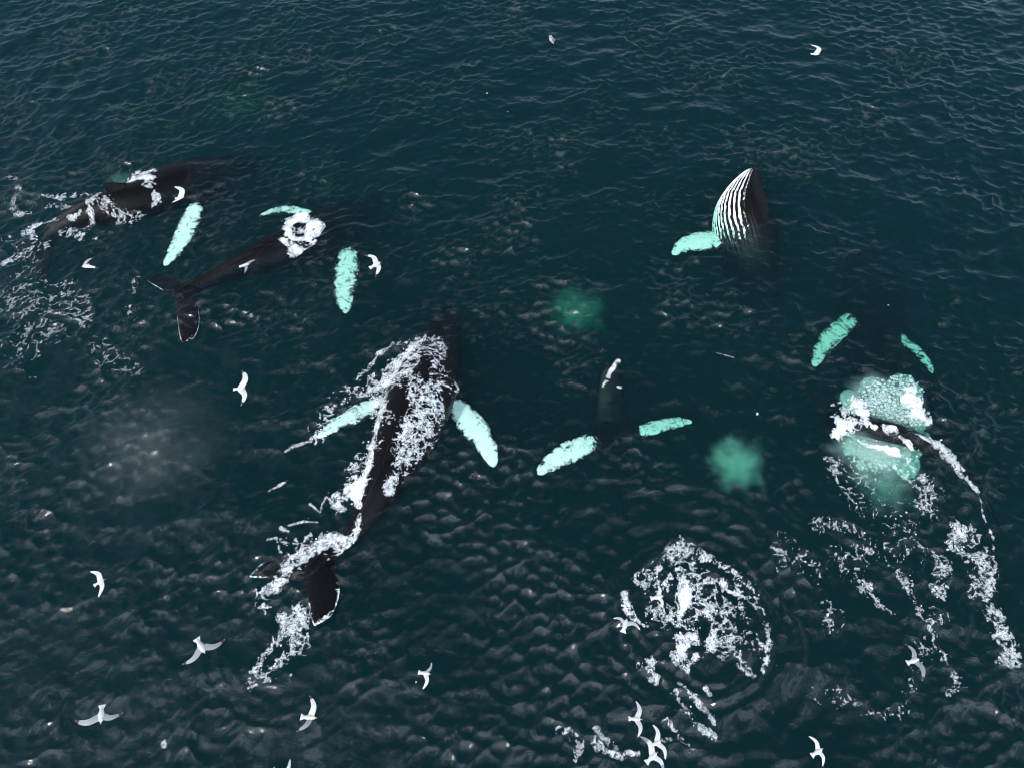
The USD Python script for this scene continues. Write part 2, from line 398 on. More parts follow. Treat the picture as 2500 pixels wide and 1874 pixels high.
# centre right, nose up
whale('dark whale right of centre hanging nose up, one flipper bright and one dull green',
      pts((1490, 885, -.55), (1490, 915, -.9), (1490, 965, -1.7), (1492, 1030, -2.9), (1500, 1110, -4.6), (1515, 1190, -6.6), (1530, 1270, -9.0)), (0, 0, 0),
      [dict(root=W(1450, 1075, -1.12), tip=W(1314, 1158, -0.93), bow=(0, .12, .1), chord=.37, at=.30, white=1.0),
       dict(root=W(1560, 1052, -1.86), tip=W(1690, 1030, -1.86), bow=(0, .1, 0), chord=.32, at=.30, white=.92)],
      None, dorsal=.02, head_pale=0.0, seed=8)

# ---------------------------------------------------------------- heights under the foam
HM_X0, HM_Y0, HM = -34.0, 2.0, 0.06
hm = np.full((int(68 / HM), int(52 / HM)), -9.0)
for v, f in whales:
    keep = v[f].max(1)[:, 2] > -0.35
    if not keep.any():
        continue
    tri = v[f[keep]]
    r = np.random.default_rng(4)
    area = np.linalg.norm(np.cross(tri[:, 1] - tri[:, 0], tri[:, 2] - tri[:, 0]), axis=1) / 2
    pick = r.choice(len(tri), 300000, p=area / area.sum())
    u = np.sqrt(r.random(300000))[:, None]; w_ = r.random(300000)[:, None]
    p = tri[pick, 0] * (1 - u) + tri[pick, 1] * (u * (1 - w_)) + tri[pick, 2] * (u * w_)
    i, j = ((p[:, 0] - HM_X0) / HM).astype(int), ((p[:, 1] - HM_Y0) / HM).astype(int)
    ok = (i >= 0) & (j >= 0) & (i < hm.shape[0]) & (j < hm.shape[1])
    np.maximum.at(hm, (i[ok], j[ok]), p[ok, 2])


def on_surface(x, y):
    """Points on top of the sea, or of a whale's back where that stands higher."""
    X, Y, Z = sea(x, y)
    i = np.clip(((X - HM_X0) / HM).astype(int), 0, hm.shape[0] - 1)
    j = np.clip(((Y - HM_Y0) / HM).astype(int), 0, hm.shape[1] - 1)
    return X, Y, np.maximum(Z, hm[i, j])


# ---------------------------------------------------------------- foam
foam_mat = usdkit.material(stage, '/World/Looks/foam', {
    'geo': ('geometry', {}),
    'a': ('attribute', {'attribute': 'thick'}),
    'n': ('noise_texture', {'scale': 7.0, 'detail': 5.0, 'roughness': 0.72, 'distortion': 1.2}),
    'n2': ('noise_texture', {'scale': 24.0, 'detail': 2.0, 'roughness': 0.6}),
    'r1': ('math', {'math_type': 'multiply_add', 'value2': 2.0, 'value3': -1.0}), 'r2': ('math', {'math_type': 'absolute'}),
    'r3': ('math', {'math_type': 'multiply_add', 'value2': -3.4, 'value3': 0.48}),
    'g2': ('math', {'math_type': 'multiply_add', 'value2': 0.9, 'value3': -0.45}),
    'gs': ('math', {'math_type': 'add'}),
    'bump': ('bump', {'strength': .6, 'distance': .04}),
    'sum': ('math', {'math_type': 'multiply_add', 'value2': 2.0}),
    'mr': ('map_range', {'from_min': .04, 'from_max': .98, 'to_min': 0.0, 'to_max': 0.97, 'clamp': True}),
    'd': ('diffuse_bsdf', {'color': (.76, .79, .81)}),
    't': ('transparent_bsdf', {}),
    'mix': ('mix_closure', {}),
}, [('geo.position', 'n.vector'), ('geo.position', 'n2.vector'), ('n.fac', 'r1.value1'), ('r1.value', 'r2.value1'), ('r2.value', 'r3.value1'), ('n2.fac', 'g2.value1'),
    ('r3.value', 'gs.value1'), ('g2.value', 'gs.value2'), ('n2.fac', 'bump.height'), ('bump.normal', 'd.normal'), ('a.fac', 'sum.value1'), ('gs.value', 'sum.value3'),
    ('sum.value', 'mr.value'), ('mr.result', 'mix.fac'), ('t.BSDF', 'mix.closure1'), ('d.BSDF', 'mix.closure2')], surface='mix.closure')
drop_v, drop_f = trimesh.creation.icosphere(0).vertices, trimesh.creation.icosphere(0).faces


def clip_triangles(P, V, f):
    """Keeps the part of the triangles where V > 0; P: points, V: value per point."""
    c = V[f] > 0
    k = c.sum(1)
    out_p, out_v = [P[f[k == 3]]], [V[f[k == 3]]]

    def roll(ff, first):
        i = np.arange(len(ff))
        return np.stack([ff[i, first], ff[i, (first + 1) % 3], ff[i, (first + 2) % 3]], 1)

    def cut(a, b):
        t = (V[a] / (V[a] - V[b]))[:, None]
        return P[a] + (P[b] - P[a]) * t
    one = f[k == 1]
    if len(one):
        g = roll(one, np.argmax(V[one] > 0, 1))
        p1, p2 = cut(g[:, 0], g[:, 1]), cut(g[:, 0], g[:, 2])
        out_p.append(np.stack([P[g[:, 0]], p1, p2], 1)); z = np.zeros(len(g)); out_v.append(np.stack([V[g[:, 0]], z, z], 1))
    two = f[k == 2]
    if len(two):
        g = roll(two, np.argmin(V[two] > 0, 1))
        p1, p2 = cut(g[:, 1], g[:, 0]), cut(g[:, 2], g[:, 0])
        z = np.zeros(len(g))
        out_p += [np.stack([P[g[:, 1]], P[g[:, 2]], p2], 1), np.stack([P[g[:, 1]], p2, p1], 1)]
        out_v += [np.stack([V[g[:, 1]], V[g[:, 2]], z], 1), np.stack([V[g[:, 1]], z, z], 1)]
    tri, val = np.vstack(out_p).reshape(-1, 3), np.vstack(out_v).ravel()
    key, first, inv = np.unique(np.round(tri, 4), axis=0, return_index=True, return_inverse=True)
    inv = inv.ravel()
    v, ff, vv = tri[first], inv.reshape(-1, 3), val[first]
    good = (ff[:, 0] != ff[:, 1]) & (ff[:, 1] != ff[:, 2]) & (ff[:, 0] != ff[:, 2])
    return v, ff[good], vv


def foam(label, strokes, cell=0.05, fine=1.0, lift=0.0, drops=14, spray=0.12, seed=1, grain=0.5, name='sea_foam', rag=.6, hump=.025, thin=1.0):
    """strokes: lists of (px, py, half width in px, strength 0..1) down a line; the foam is a lacy skin over the water, thick where strength is near 1."""
    segs, pts_all = [], []
    for st in strokes:
        q = []
        for (px, py, wpx, k) in st:
            p = W(px, py, 0.0)
            depth = (p[1] * ST + (H) * CT)
            q.append((p[0], p[1], wpx * depth / FPX * 1.15, k))
        if len(q) == 1:
            q = q * 2
        q = np.array(q)
        segs += list(zip(q[:-1], q[1:]))
        pts_all.append(q)
    A = np.vstack(pts_all)
    x0, x1 = (A[:, 0] - A[:, 2]).min() - .3, (A[:, 0] + A[:, 2]).max() + .3
    y0, y1 = (A[:, 1] - A[:, 2]).min() - .3, (A[:, 1] + A[:, 2]).max() + .3
    X, Y = np.meshgrid(np.arange(x0, x1, cell), np.arange(y0, y1, cell), indexing='ij')
    P3 = np.stack([X, Y, np.full_like(X, seed * 3.7)], -1)
    wob = np.stack([meshkit.fbm(P3 * 1.1, 3, seed) - .5, meshkit.fbm(P3 * 1.1 + 50, 3, seed + 1) - .5], -1)
    D = np.zeros_like(X)
    for a, b in segs:
        d = b[:2] - a[:2]
        l2 = max(d @ d, 1e-9)
        t = np.clip(((X - a[0]) * d[0] + (Y - a[1]) * d[1]) / l2, 0, 1)
        wd = a[2] + (b[2] - a[2]) * t
        qx, qy = X + wob[..., 0] * wd * rag * 2.2, Y + wob[..., 1] * wd * rag * 2.2
        dist = np.hypot(qx - a[0] - d[0] * t, qy - a[1] - d[1] * t)
        D = np.maximum(D, (a[3] + (b[3] - a[3]) * t) * (1 - smoothstep(dist / wd, .15, 1.0)))
    warp = P3 + .55 / fine * np.concatenate([wob, wob[..., :1] * 0], -1)
    r1 = 1 - 2 * np.abs(meshkit.noise(warp * 2.1 * fine, seed + 5) - .5)
    r2 = 1 - 2 * np.abs(meshkit.noise(warp * np.array([4.6, 4.6, 1]) * fine + 9, seed + 6) - .5)
    g = meshkit.fbm(warp * 9.0 * fine, 2, seed + 8)
    g2 = meshkit.noise(P3 * 21.0 + wob[..., :1] * 6, seed + 15)
    ridge = 1.35 - .7 * grain
    lace = np.clip(ridge * (.30 * r1 ** 2 + .26 * r2 ** 2) + grain * (.62 * (g - .15) + .60 * (g2 - .2)), 0, 1)
    V = lace - (.655 - .52 * D)
    V = np.where(D > .02, V, -1.0)
    SX, SY, SZ = on_surface(X, Y)
    top = SZ + lift + .012 + hump * np.clip(V, 0, 1) * (0.4 + 1.2 * g)
    P = np.stack([SX, SY, top], -1).reshape(-1, 3)
    nx_, ny_ = X.shape
    ix = np.arange(nx_ * ny_).reshape(nx_, ny_)
    f = np.vstack([np.stack([ix[:-1, :-1], ix[1:, :-1], ix[1:, 1:]], -1).reshape(-1, 3), np.stack([ix[:-1, :-1], ix[1:, 1:], ix[:-1, 1:]], -1).reshape(-1, 3)])
    Vr = V.ravel()
    f = f[(Vr[f] > 0).any(1)]
    v, f, vv = clip_triangles(P, Vr, f)
    r = np.random.default_rng(seed)
    # flecks and droplets thrown about the foam
    prob = (np.clip(D, 0, 1) ** 1.5 * (D > .03)).ravel()
    n_drop = int(prob.sum() * cell * cell * drops)
    if n_drop > 3:
        n_drop = min(n_drop, 2600)
        k = r.choice(len(prob), n_drop, p=prob / prob.sum())
        c = P[k] + np.stack([r.normal(0, .09, n_drop), r.normal(0, .09, n_drop), np.abs(r.normal(0, spray, n_drop)) * prob[k]], 1)
        rad = .010 + .026 * r.random(n_drop) ** 3
        sh = np.stack([rad * r.uniform(.8, 1.6, n_drop), rad * r.uniform(.8, 1.6, n_drop), rad * .8], 1)
        dv = (c[:, None] + drop_v[None] * sh[:, None]).reshape(-1, 3)
        df = (np.arange(n_drop)[:, None, None] * len(drop_v) + drop_f[None]).reshape(-1, 3)
        f = np.vstack([f, df + len(v)]); vv = np.r_[vv, np.full(len(dv), .45)]; v = np.vstack([v, dv])
    o = put(name, (v, f), foam_mat, smooth=True, attrs={'thick': vv * thin - (1 - thin) * .10})
    tag(o.GetPrim(), label, 'foam', kind='stuff')
    return o


FOAM = True
if FOAM:
    foam('lacy white water washing over the black back of the largest whale', [
        [(1030, 838, 30.0, 0.357), (1020, 865, 38.0, 0.486), (1000, 895, 45.0, 0.519), (975, 930, 40.0, 0.467)],
        [(1060, 835, 26.0, 0.389), (1075, 875, 34.0, 0.428), (1072, 920, 32.0, 0.389), (1070, 960, 26.0, 0.324)],
        [(985, 890, 20.0, 0.583), (1020, 880, 20.0, 0.551)],
        [(1010, 955, 35.0, 0.454), (1030, 980, 46.0, 0.551), (1045, 1010, 42.0, 0.505), (1015, 1045, 36.0, 0.532), (1005, 1075, 36.0, 0.616), (1000, 1110, 34.0, 0.519), (985, 1150, 26.0, 0.48), (965, 1185, 24.0, 0.544), (945, 1210, 16.0, 0.519)],
        [(1060, 985, 26.0, 0.324), (1062, 1030, 24.0, 0.389), (1040, 1090, 26.0, 0.324), (1020, 1140, 18.0, 0.291)],
        [(1090, 930, 26.0, 0.22), (1100, 960, 18.0, 0.194)],
    ], cell=.035, seed=11, drops=60, spray=.1, grain=.58, fine=1.8, thin=.85)
    foam('bright foam edge along the left flank of the largest whale', [
        [(1020, 845, 12, .8), (985, 880, 22, .9), (950, 915, 26, .78), (930, 960, 30, .6), (938, 1000, 20, .7), (922, 1050, 12, .85), (905, 1100, 12, .85), (893, 1150, 16, .9)],
        [(985, 835, 16, .45), (960, 850, 26, .3)],
        [(880, 960, 40, .32), (925, 930, 30, .4), (940, 1030, 30, .4), (915, 1080, 26, .4)],
        [(850, 960, 34, .25), (800, 1010, 30, .24), (775, 1060, 26, .28)],
    ], cell=.04, seed=12, drops=40, fine=1.6, thin=.85)
    foam('thick white splash beside the left of the largest whale ahead of its tail stock', [
        [(886, 1165, 16, .9), (878, 1190, 30, 1.15), (866, 1215, 30, 1.15), (880, 1235, 16, .9)],
        [(868, 1185, 50, .65), (835, 1215, 34, .6), (812, 1222, 22, .55), (826, 1240, 20, .5)],
        [(880, 1120, 24, .45), (870, 1150, 30, .5)],
    ], cell=.045, seed=13, drops=60, spray=.22)
    foam('foam trailing along the tail stock and over the left fluke of the largest whale', [
        [(873, 1262, 8, .75), (862, 1290, 16, .8), (838, 1312, 26, .72), (800, 1332, 32, .78), (765, 1340, 34, .84), (735, 1350, 34, .84), (712, 1378, 30, .78), (690, 1420, 26, .84), (665, 1440, 24, .7), (640, 1452, 18, .6)],
        [(800, 1368, 8, .7), (830, 1345, 8, .7), (858, 1318, 8, .8)],
        [(640, 1470, 20, .42), (650, 1485, 16, .42)],
        [(700, 1320, 24, .3), (760, 1310, 18, .42)],
    ], cell=.04, seed=14, drops=60, fine=1.7, rag=.8, thin=.8)
    foam('broken oval foam ring left on the sea just behind the flukes', [
        [(722, 1480, 16.8, 0.595), (735, 1500, 31.2, 0.68), (722, 1520, 31.2, 0.629), (735, 1548, 24.0, 0.425), (722, 1575, 24.0, 0.468), (700, 1600, 21.6, 0.442), (672, 1625, 16.8, 0.383)],
        [(700, 1540, 16.8, 0.425), (670, 1565, 16.8, 0.468), (640, 1600, 16.8, 0.425), (622, 1635, 16.8, 0.425), (628, 1662, 26.4, 0.425), (655, 1655, 21.6, 0.357)],
        [(690, 1505, 16.8, 0.612), (705, 1520, 21.6, 0.68)],
        [(752, 1540, 8.4, 0.383), (754, 1570, 8.4, 0.425), (745, 1588, 7.2, 0.34)],
    ], thin=.70, cell=.035, seed=15, drops=90, fine=2.1, rag=.7)
    foam('ring of white froth with a dark hole where the submerged whale at left breathed out', [
        [(704, 574, 13, .9), (702, 556, 14, .95), (716, 537, 17, 1.0), (738, 530, 18, 1.1), (760, 538, 22, 1.0), (774, 552, 20, .7), (764, 572, 18, .75), (746, 585, 15, 1.0), (722, 586, 12, 1.0), (704, 574, 12, .9)],
        [(728, 560, 22, .34)], [(758, 548, 16, 1.0), (756, 570, 14, .9)],
        [(690, 588, 12, .5), (720, 605, 16, .62), (716, 618, 16, .6), (750, 602, 14, .5), (768, 590, 10, .5)],
    ], cell=.05, seed=16, drops=50, spray=.10, hump=.10, grain=.6, rag=.28)
    foam('white splash at the shoulder of the grey flanked whale at upper left', [
        [(305, 464, 8, .8), (330, 456, 14, .95), (355, 450, 20, 1.1), (372, 456, 16, 1.0), (372, 475, 12, .7)],
        [(340, 425, 22, .4), (365, 430, 20, .5), (318, 440, 22, .4)],
        [(384, 470, 12, .4), (380, 500, 14, .35)],
    ], cell=.05, seed=17, drops=60, spray=.25)
    foam('streaks of foam running off the flank and tail of the whale at upper left', [
        [(228, 515, 8.8, 0.736), (230, 535, 11.0, 0.736), (228, 545, 8.8, 0.552)],
        [(250, 512, 24.2, 0.386), (285, 520, 33.0, 0.368), (320, 530, 30.8, 0.368)],
        [(170, 535, 6.6, 0.736), (190, 535, 6.6, 0.782), (205, 530, 6.6, 0.552)],
        [(60, 570, 11.0, 0.644), (80, 556, 13.2, 0.782), (105, 545, 8.8, 0.644), (140, 540, 7.7, 0.598)],
        [(75, 565, 11.0, 0.552), (85, 590, 8.8, 0.46)],
        [(115, 598, 17.6, 0.276), (60, 615, 19.8, 0.276), (25, 635, 17.6, 0.386), (5, 650, 13.2, 0.368)],
        [(150, 570, 13.2, 0.414), (180, 575, 17.6, 0.414), (200, 580, 15.4, 0.46), (215, 560, 15.4, 0.322)],
        [(110, 480, 11.0, 0.368), (150, 480, 13.2, 0.46), (190, 475, 11.0, 0.368), (240, 470, 6.6, 0.414)],
        [(120, 510, 11.0, 0.414), (150, 505, 15.4, 0.414), (180, 510, 11.0, 0.368)],
        [(40, 525, 11.0, 0.414), (70, 522, 8.8, 0.368)],
    ], thin=.60, cell=.04, seed=18, drops=40, fine=2.1, rag=.8, grain=.45)
    foam('thin lacy foam scattered at the left edge behind the tail of the upper left whale', [
        [(30, 690, 48.0, 0.215), (60, 740, 72.0, 0.201), (110, 780, 60.0, 0.201), (60, 850, 72.0, 0.187)],
        [(150, 700, 36.0, 0.215), (180, 740, 31.2, 0.236), (200, 790, 28.8, 0.215), (150, 800, 36.0, 0.187)],
        [(20, 430, 14.4, 0.215), (50, 450, 16.8, 0.201), (30, 520, 19.2, 0.215)],
        [(15, 580, 24.0, 0.215), (60, 600, 19.2, 0.215), (90, 690, 36.0, 0.201)],
        [(340, 680, 12.0, 0.244), (330, 690, 12.0, 0.244), (305, 760, 16.8, 0.215), (345, 790, 14.4, 0.236)],
        [(230, 850, 36.0, 0.187), (330, 900, 21.6, 0.215)],
    ], thin=.40, cell=.04, seed=19, drops=14, grain=.34, fine=2.1, rag=.9)
    foam('white froth capping the bubble bloom over the tail of the deep whale at right', [
        [(2088, 985, 20, .9), (2108, 992, 22, 1.1), (2105, 1010, 20, 1.0)],
        [(2218, 962, 24, .8), (2225, 985, 26, 1.1), (2236, 998, 20, .9)],
        [(2245, 1012, 24, .85), (2255, 1028, 20, .9)],
        [(2030, 1018, 8, .5), (2050, 1035, 22, .85), (2058, 1050, 22, 1.05), (2040, 1065, 18, .9), (2080, 1035, 22, .7), (2110, 1028, 16, .8), (2135, 1040, 12, .5)],
        [(2165, 1048, 14, .9), (2185, 1045, 10, .9), (2190, 1055, 6, .5)],
        [(2100, 1078, 5, .5), (2125, 1088, 9, .9), (2150, 1096, 10, 1.0), (2185, 1098, 11, .9), (2192, 1104, 6, .5)],
        [(2195, 1070, 8, .6), (2215, 1082, 10, .8), (2232, 1100, 8, .6)],
        [(2040, 1010, 30, .28), (2070, 1000, 24, .3)],
    ], cell=.045, seed=20, drops=60, spray=.2, hump=.08)
    foam('long curved foam crest running down the right side past the tail of the deep whale', [
        [(2235, 1060, 7.8, 0.48), (2270, 1075, 13.0, 0.68), (2300, 1095, 16.9, 0.76), (2320, 1120, 18.2, 0.8), (2345, 1150, 16.9, 0.72), (2370, 1180, 13.0, 0.72), (2388, 1203, 7.8, 0.56)],
        [(2390, 1215, 5.2, 0.28), (2404, 1260, 5.2, 0.28), (2418, 1300, 6.5, 0.32), (2425, 1370, 7.8, 0.4), (2424, 1400, 13.0, 0.56), (2420, 1435, 15.6, 0.64), (2408, 1455, 13.0, 0.48)],
        [(2335, 1285, 18.2, 0.64), (2345, 1300, 28.6, 0.72), (2325, 1325, 18.2, 0.56), (2370, 1330, 52.0, 0.336), (2395, 1360, 39.0, 0.4), (2400, 1400, 44.2, 0.4), (2390, 1440, 33.8, 0.4)],
        [(2300, 1365, 26.0, 0.4), (2290, 1440, 23.4, 0.4)],
        [(2420, 1480, 26.0, 0.44), (2435, 1520, 33.8, 0.496), (2450, 1555, 31.2, 0.56), (2470, 1590, 31.2, 0.56), (2485, 1612, 18.2, 0.48), (2440, 1610, 18.2, 0.32)],
    ], thin=.70, cell=.04, seed=21, drops=40, rag=.45, fine=2.1)
    foam('net of thin foam threads on the water below the bubble bloom at right', [
        [(2035, 1130, 35.2, 0.48), (2040, 1150, 32.0, 0.4), (2060, 1180, 32.0, 0.304), (2080, 1215, 41.6, 0.272)],
        [(2090, 1130, 38.4, 0.32), (2110, 1160, 41.6, 0.336), (2085, 1190, 38.4, 0.272)],
        [(2140, 1115, 12.8, 0.36), (2190, 1130, 12.8, 0.336), (2225, 1170, 19.2, 0.496), (2245, 1190, 19.2, 0.528), (2275, 1200, 22.4, 0.56), (2265, 1220, 35.2, 0.48), (2240, 1235, 35.2, 0.4), (2280, 1260, 25.6, 0.32)],
        [(2205, 1110, 12.8, 0.48), (2230, 1140, 14.4, 0.56), (2262, 1175, 14.4, 0.56), (2285, 1200, 12.8, 0.4)],
        [(1990, 1275, 25.6, 0.4), (2030, 1280, 25.6, 0.4), (2070, 1290, 22.4, 0.336), (2110, 1310, 22.4, 0.24)],
        [(2050, 1350, 32.0, 0.28), (2090, 1425, 19.2, 0.4), (2130, 1450, 22.4, 0.6), (2150, 1480, 19.2, 0.48), (2180, 1490, 16.0, 0.32)],
        [(2190, 1390, 16.0, 0.4), (2215, 1425, 19.2, 0.48), (2235, 1470, 12.8, 0.4), (2270, 1530, 16.0, 0.52), (2285, 1560, 16.0, 0.44), (2310, 1600, 19.2, 0.48)],
        [(2030, 1500, 38.4, 0.336), (2050, 1530, 32.0, 0.336), (2010, 1480, 32.0, 0.24)],
        [(1930, 1350, 48.0, 0.288), (1980, 1380, 41.6, 0.24), (2050, 1390, 38.4, 0.24), (2110, 1345, 32.0, 0.32)],
        [(2180, 1250, 64.0, 0.208), (2230, 1330, 48.0, 0.24), (2170, 1350, 48.0, 0.24)],
        [(2340, 1660, 25.6, 0.336), (2310, 1690, 12.8, 0.4)],
        [(2000, 1700, 32.0, 0.192), (2200, 1740, 19.2, 0.24), (2290, 1500, 32.0, 0.208)],
    ], thin=.62, cell=.04, seed=22, drops=40, grain=.36, fine=2.1, rag=.9)
    foam('bright swirl of churned foam at lower right with a gull over its left side', [
        [(1668, 1422, 20, .9), (1674, 1448, 26, 1.3), (1668, 1475, 22, 1.3), (1662, 1494, 15, 1.0), (1655, 1502, 9, .6)],
        [(1690, 1440, 35.1, 0.492), (1715, 1455, 27.0, 0.451), (1738, 1478, 18.9, 0.615), (1690, 1500, 32.4, 0.328)],
        [(1656, 1560, 18, 1.2), (1684, 1560, 20, 1.1), (1656, 1580, 18, 1.25), (1652, 1600, 21.6, 0.656), (1665, 1625, 9.5, 0.697), (1678, 1648, 8.1, 0.574)],
        [(1738, 1480, 12.2, 0.574), (1742, 1520, 13.5, 0.508), (1730, 1560, 18.9, 0.779), (1718, 1590, 9.5, 0.533), (1690, 1610, 10.8, 0.492), (1665, 1620, 16.2, 0.41)],
        [(1720, 1420, 13.5, 0.451), (1760, 1420, 12.2, 0.492), (1800, 1440, 13.5, 0.533), (1830, 1458, 13.5, 0.41), (1845, 1475, 10.8, 0.328)],
        [(1632, 1405, 13.5, 0.656), (1622, 1435, 16.2, 0.697), (1600, 1430, 24.3, 0.369)],
        [(1655, 1325, 21.6, 0.41), (1640, 1350, 35.1, 0.426), (1670, 1345, 32.4, 0.41), (1720, 1355, 13.5, 0.492), (1735, 1360, 9.5, 0.41)],
        [(1600, 1385, 21.6, 0.451), (1560, 1410, 18.9, 0.41), (1575, 1440, 16.2, 0.328)],
        [(1523, 1455, 12.2, 0.615), (1528, 1480, 13.5, 0.615), (1550, 1510, 9.5, 0.574), (1568, 1525, 6.8, 0.492), (1580, 1530, 5.4, 0.328)],
        [(1635, 1505, 21.6, 0.492), (1660, 1520, 18.9, 0.492)],
        [(1680, 1395, 40.5, 0.295), (1760, 1470, 67.5, 0.221), (1780, 1540, 67.5, 0.246), (1750, 1580, 35.1, 0.328)],
        [(1584, 1612, 17.6, 0.738), (1590, 1630, 13.5, 0.492), (1565, 1620, 18.9, 0.369), (1590, 1660, 16.2, 0.369)],
        [(1735, 1360, 12, .38), (1790, 1395, 11, .34), (1840, 1440, 10, .32), (1868, 1500, 9, .28), (1878, 1560, 9, .32), (1876, 1600, 9, .38), (1862, 1645, 8, .3)],
        [(1850, 1568, 8.1, 0.492), (1872, 1590, 8.1, 0.533), (1866, 1630, 9.5, 0.41)],
        [(1790, 1600, 16.2, 0.369), (1810, 1635, 16.2, 0.41), (1840, 1655, 10.8, 0.328)],
        [(1620, 1500, 40.5, 0.279), (1600, 1490, 27.0, 0.328), (1690, 1530, 32.4, 0.279)],
    ], thin=.82, cell=.035, seed=23, drops=80, spray=.18, grain=.5, fine=2.1, rag=.8)
    foam('foam threads in the dark swell along the lower edge below the swirl', [
        [(1650, 1665, 7.5, 0.39), (1680, 1695, 9.0, 0.468), (1710, 1730, 10.5, 0.507), (1740, 1765, 9.0, 0.468)],
        [(1640, 1690, 9.0, 0.328), (1670, 1735, 9.0, 0.39), (1700, 1770, 10.5, 0.429), (1725, 1785, 13.5, 0.468), (1748, 1800, 10.5, 0.429)],
        [(1618, 1755, 7.5, 0.351), (1650, 1780, 7.5, 0.351), (1685, 1825, 9.0, 0.312)],
        [(1460, 1772, 9.0, 0.468), (1485, 1790, 10.5, 0.507), (1505, 1808, 9.0, 0.429)],
        [(1450, 1808, 12.0, 0.468), (1480, 1818, 12.0, 0.39), (1510, 1840, 12.0, 0.39), (1560, 1832, 10.5, 0.39)],
        [(1360, 1780, 10.5, 0.39), (1420, 1805, 12.0, 0.39), (1400, 1850, 10.5, 0.312)],
        [(1718, 1682, 7.5, 0.624), (1728, 1700, 9.0, 0.624)],
        [(1610, 1800, 7.5, 0.39), (1635, 1795, 6.0, 0.39)],
    ], thin=.70, cell=.035, seed=24, drops=60, rag=.9, fine=2.1)
    foam('short glinting crests left of the largest whale and its tail', [
        [(708, 1280, 4, .6), (740, 1270, 5, .6), (775, 1272, 4, .6)],
        [(690, 1290, 7, .6), (705, 1296, 6, .6)],
        [(660, 1195, 5, .6), (700, 1175, 5, .6)],
        [(655, 1318, 5, .5), (680, 1312, 5, .5), (690, 1350, 5, .5)],
        [(700, 1105, 5, .6), (720, 1092, 5, .5), (760, 1080, 6, .45)],
        [(760, 1230, 6, .6), (780, 1245, 4, .5), (800, 1200, 4, .4)],
        [(925, 868, 10, .5), (955, 835, 6, .5), (900, 895, 8, .5), (870, 920, 10, .42)],
        [(440, 624, 3, .7)], [(232, 580, 6, .8)], [(690, 1512, 4, .6)], [(711, 1648, 6, .8)], [(1017, 1664, 4, .9)], [(400, 1815, 9, .8)],
        [(1194, 229, 4, .9)], [(1240, 273, 2.5, .9)], [(2328, 437, 3, .9)], [(1345, 90, 4, .8), (1352, 100, 5, .7)],
        [(1745, 860, 3, .6), (1765, 870, 3, .6), (1785, 878, 4, .5)], [(1846, 1010, 4, .8)], [(2168, 748, 3, .8)],
    ], cell=.035, seed=25, drops=14, rag=1.0, fine=2.2, thin=.55)
    foam('faint streak of foam over the nose of the dark whale right of centre', [
        [(1512, 885, 9, .5), (1500, 900, 8, .6), (1485, 925, 7, .6), (1474, 945, 6, .5)], [(1515, 940, 7, .3)],
    ], cell=.04, seed=26, drops=20)

# ---------------------------------------------------------------- bubbles under water
bubble_mat = usdkit.material(stage, '/World/Looks/bubbles', {
    'geo': ('geometry', {}), 'n': ('noise_texture', {'scale': 9.0, 'detail': 4.0}), 'b': ('bump', {'strength': .7, 'distance': .06}),
    'd': ('diffuse_bsdf', {'color': (.50, .54, .54)}),
}, [('geo.position', 'n.vector'), ('n.fac', 'b.height'), ('b.normal', 'd.normal')], surface='d.BSDF')
ico1 = trimesh.creation.icosphere(1)
ico2 = trimesh.creation.icosphere(3)


def bubbles(label, blobs, seed=1):
    """blobs: (px, py, z, radius x, radius y, radius z in metres, count, bubble size, falloff)."""
    r = np.random.default_rng(seed)
    vs, fs, n = [], [], 0
    for (px, py, z, rx, ry, rz, count, size, fall) in blobs:
        c = W(px, py, z)
        q = r.normal(0, 1, (count, 3))
        q = q / np.linalg.norm(q, axis=1, keepdims=True) * (r.random((count, 1)) ** fall)
        p = c + q * np.array([rx, ry, rz])
        p[:, 2] = np.minimum(p[:, 2], -.12 - .5 * size)
        rad = size * (.35 + r.random(count) ** 2 * .9)
        base = ico2 if size > .14 else ico1
        bv, bf = base.vertices, base.faces
        if size > .14:
            lumps = []
            for i in range(count):
                off = 1 + .75 * (meshkit.fbm(bv * 1.9 + i * 7.3, 4, seed) - .5)
                lumps.append(p[i] + bv * off[:, None] * rad[i] * r.uniform([.9, .9, .45], [1.35, 1.35, .8]))
            v = np.vstack(lumps)
        else:
            v = (p[:, None] + bv[None] * rad[:, None, None]).reshape(-1, 3)
        f = (np.arange(count)[:, None, None] * len(bv) + bf[None]).reshape(-1, 3)
        vs.append(v); fs.append(f + n); n += len(v)
    o = put('bubble_cloud', (np.vstack(vs), np.vstack(fs)), bubble_mat, smooth=True)
    tag(o.GetPrim(), label, 'bubbles', kind='stuff')


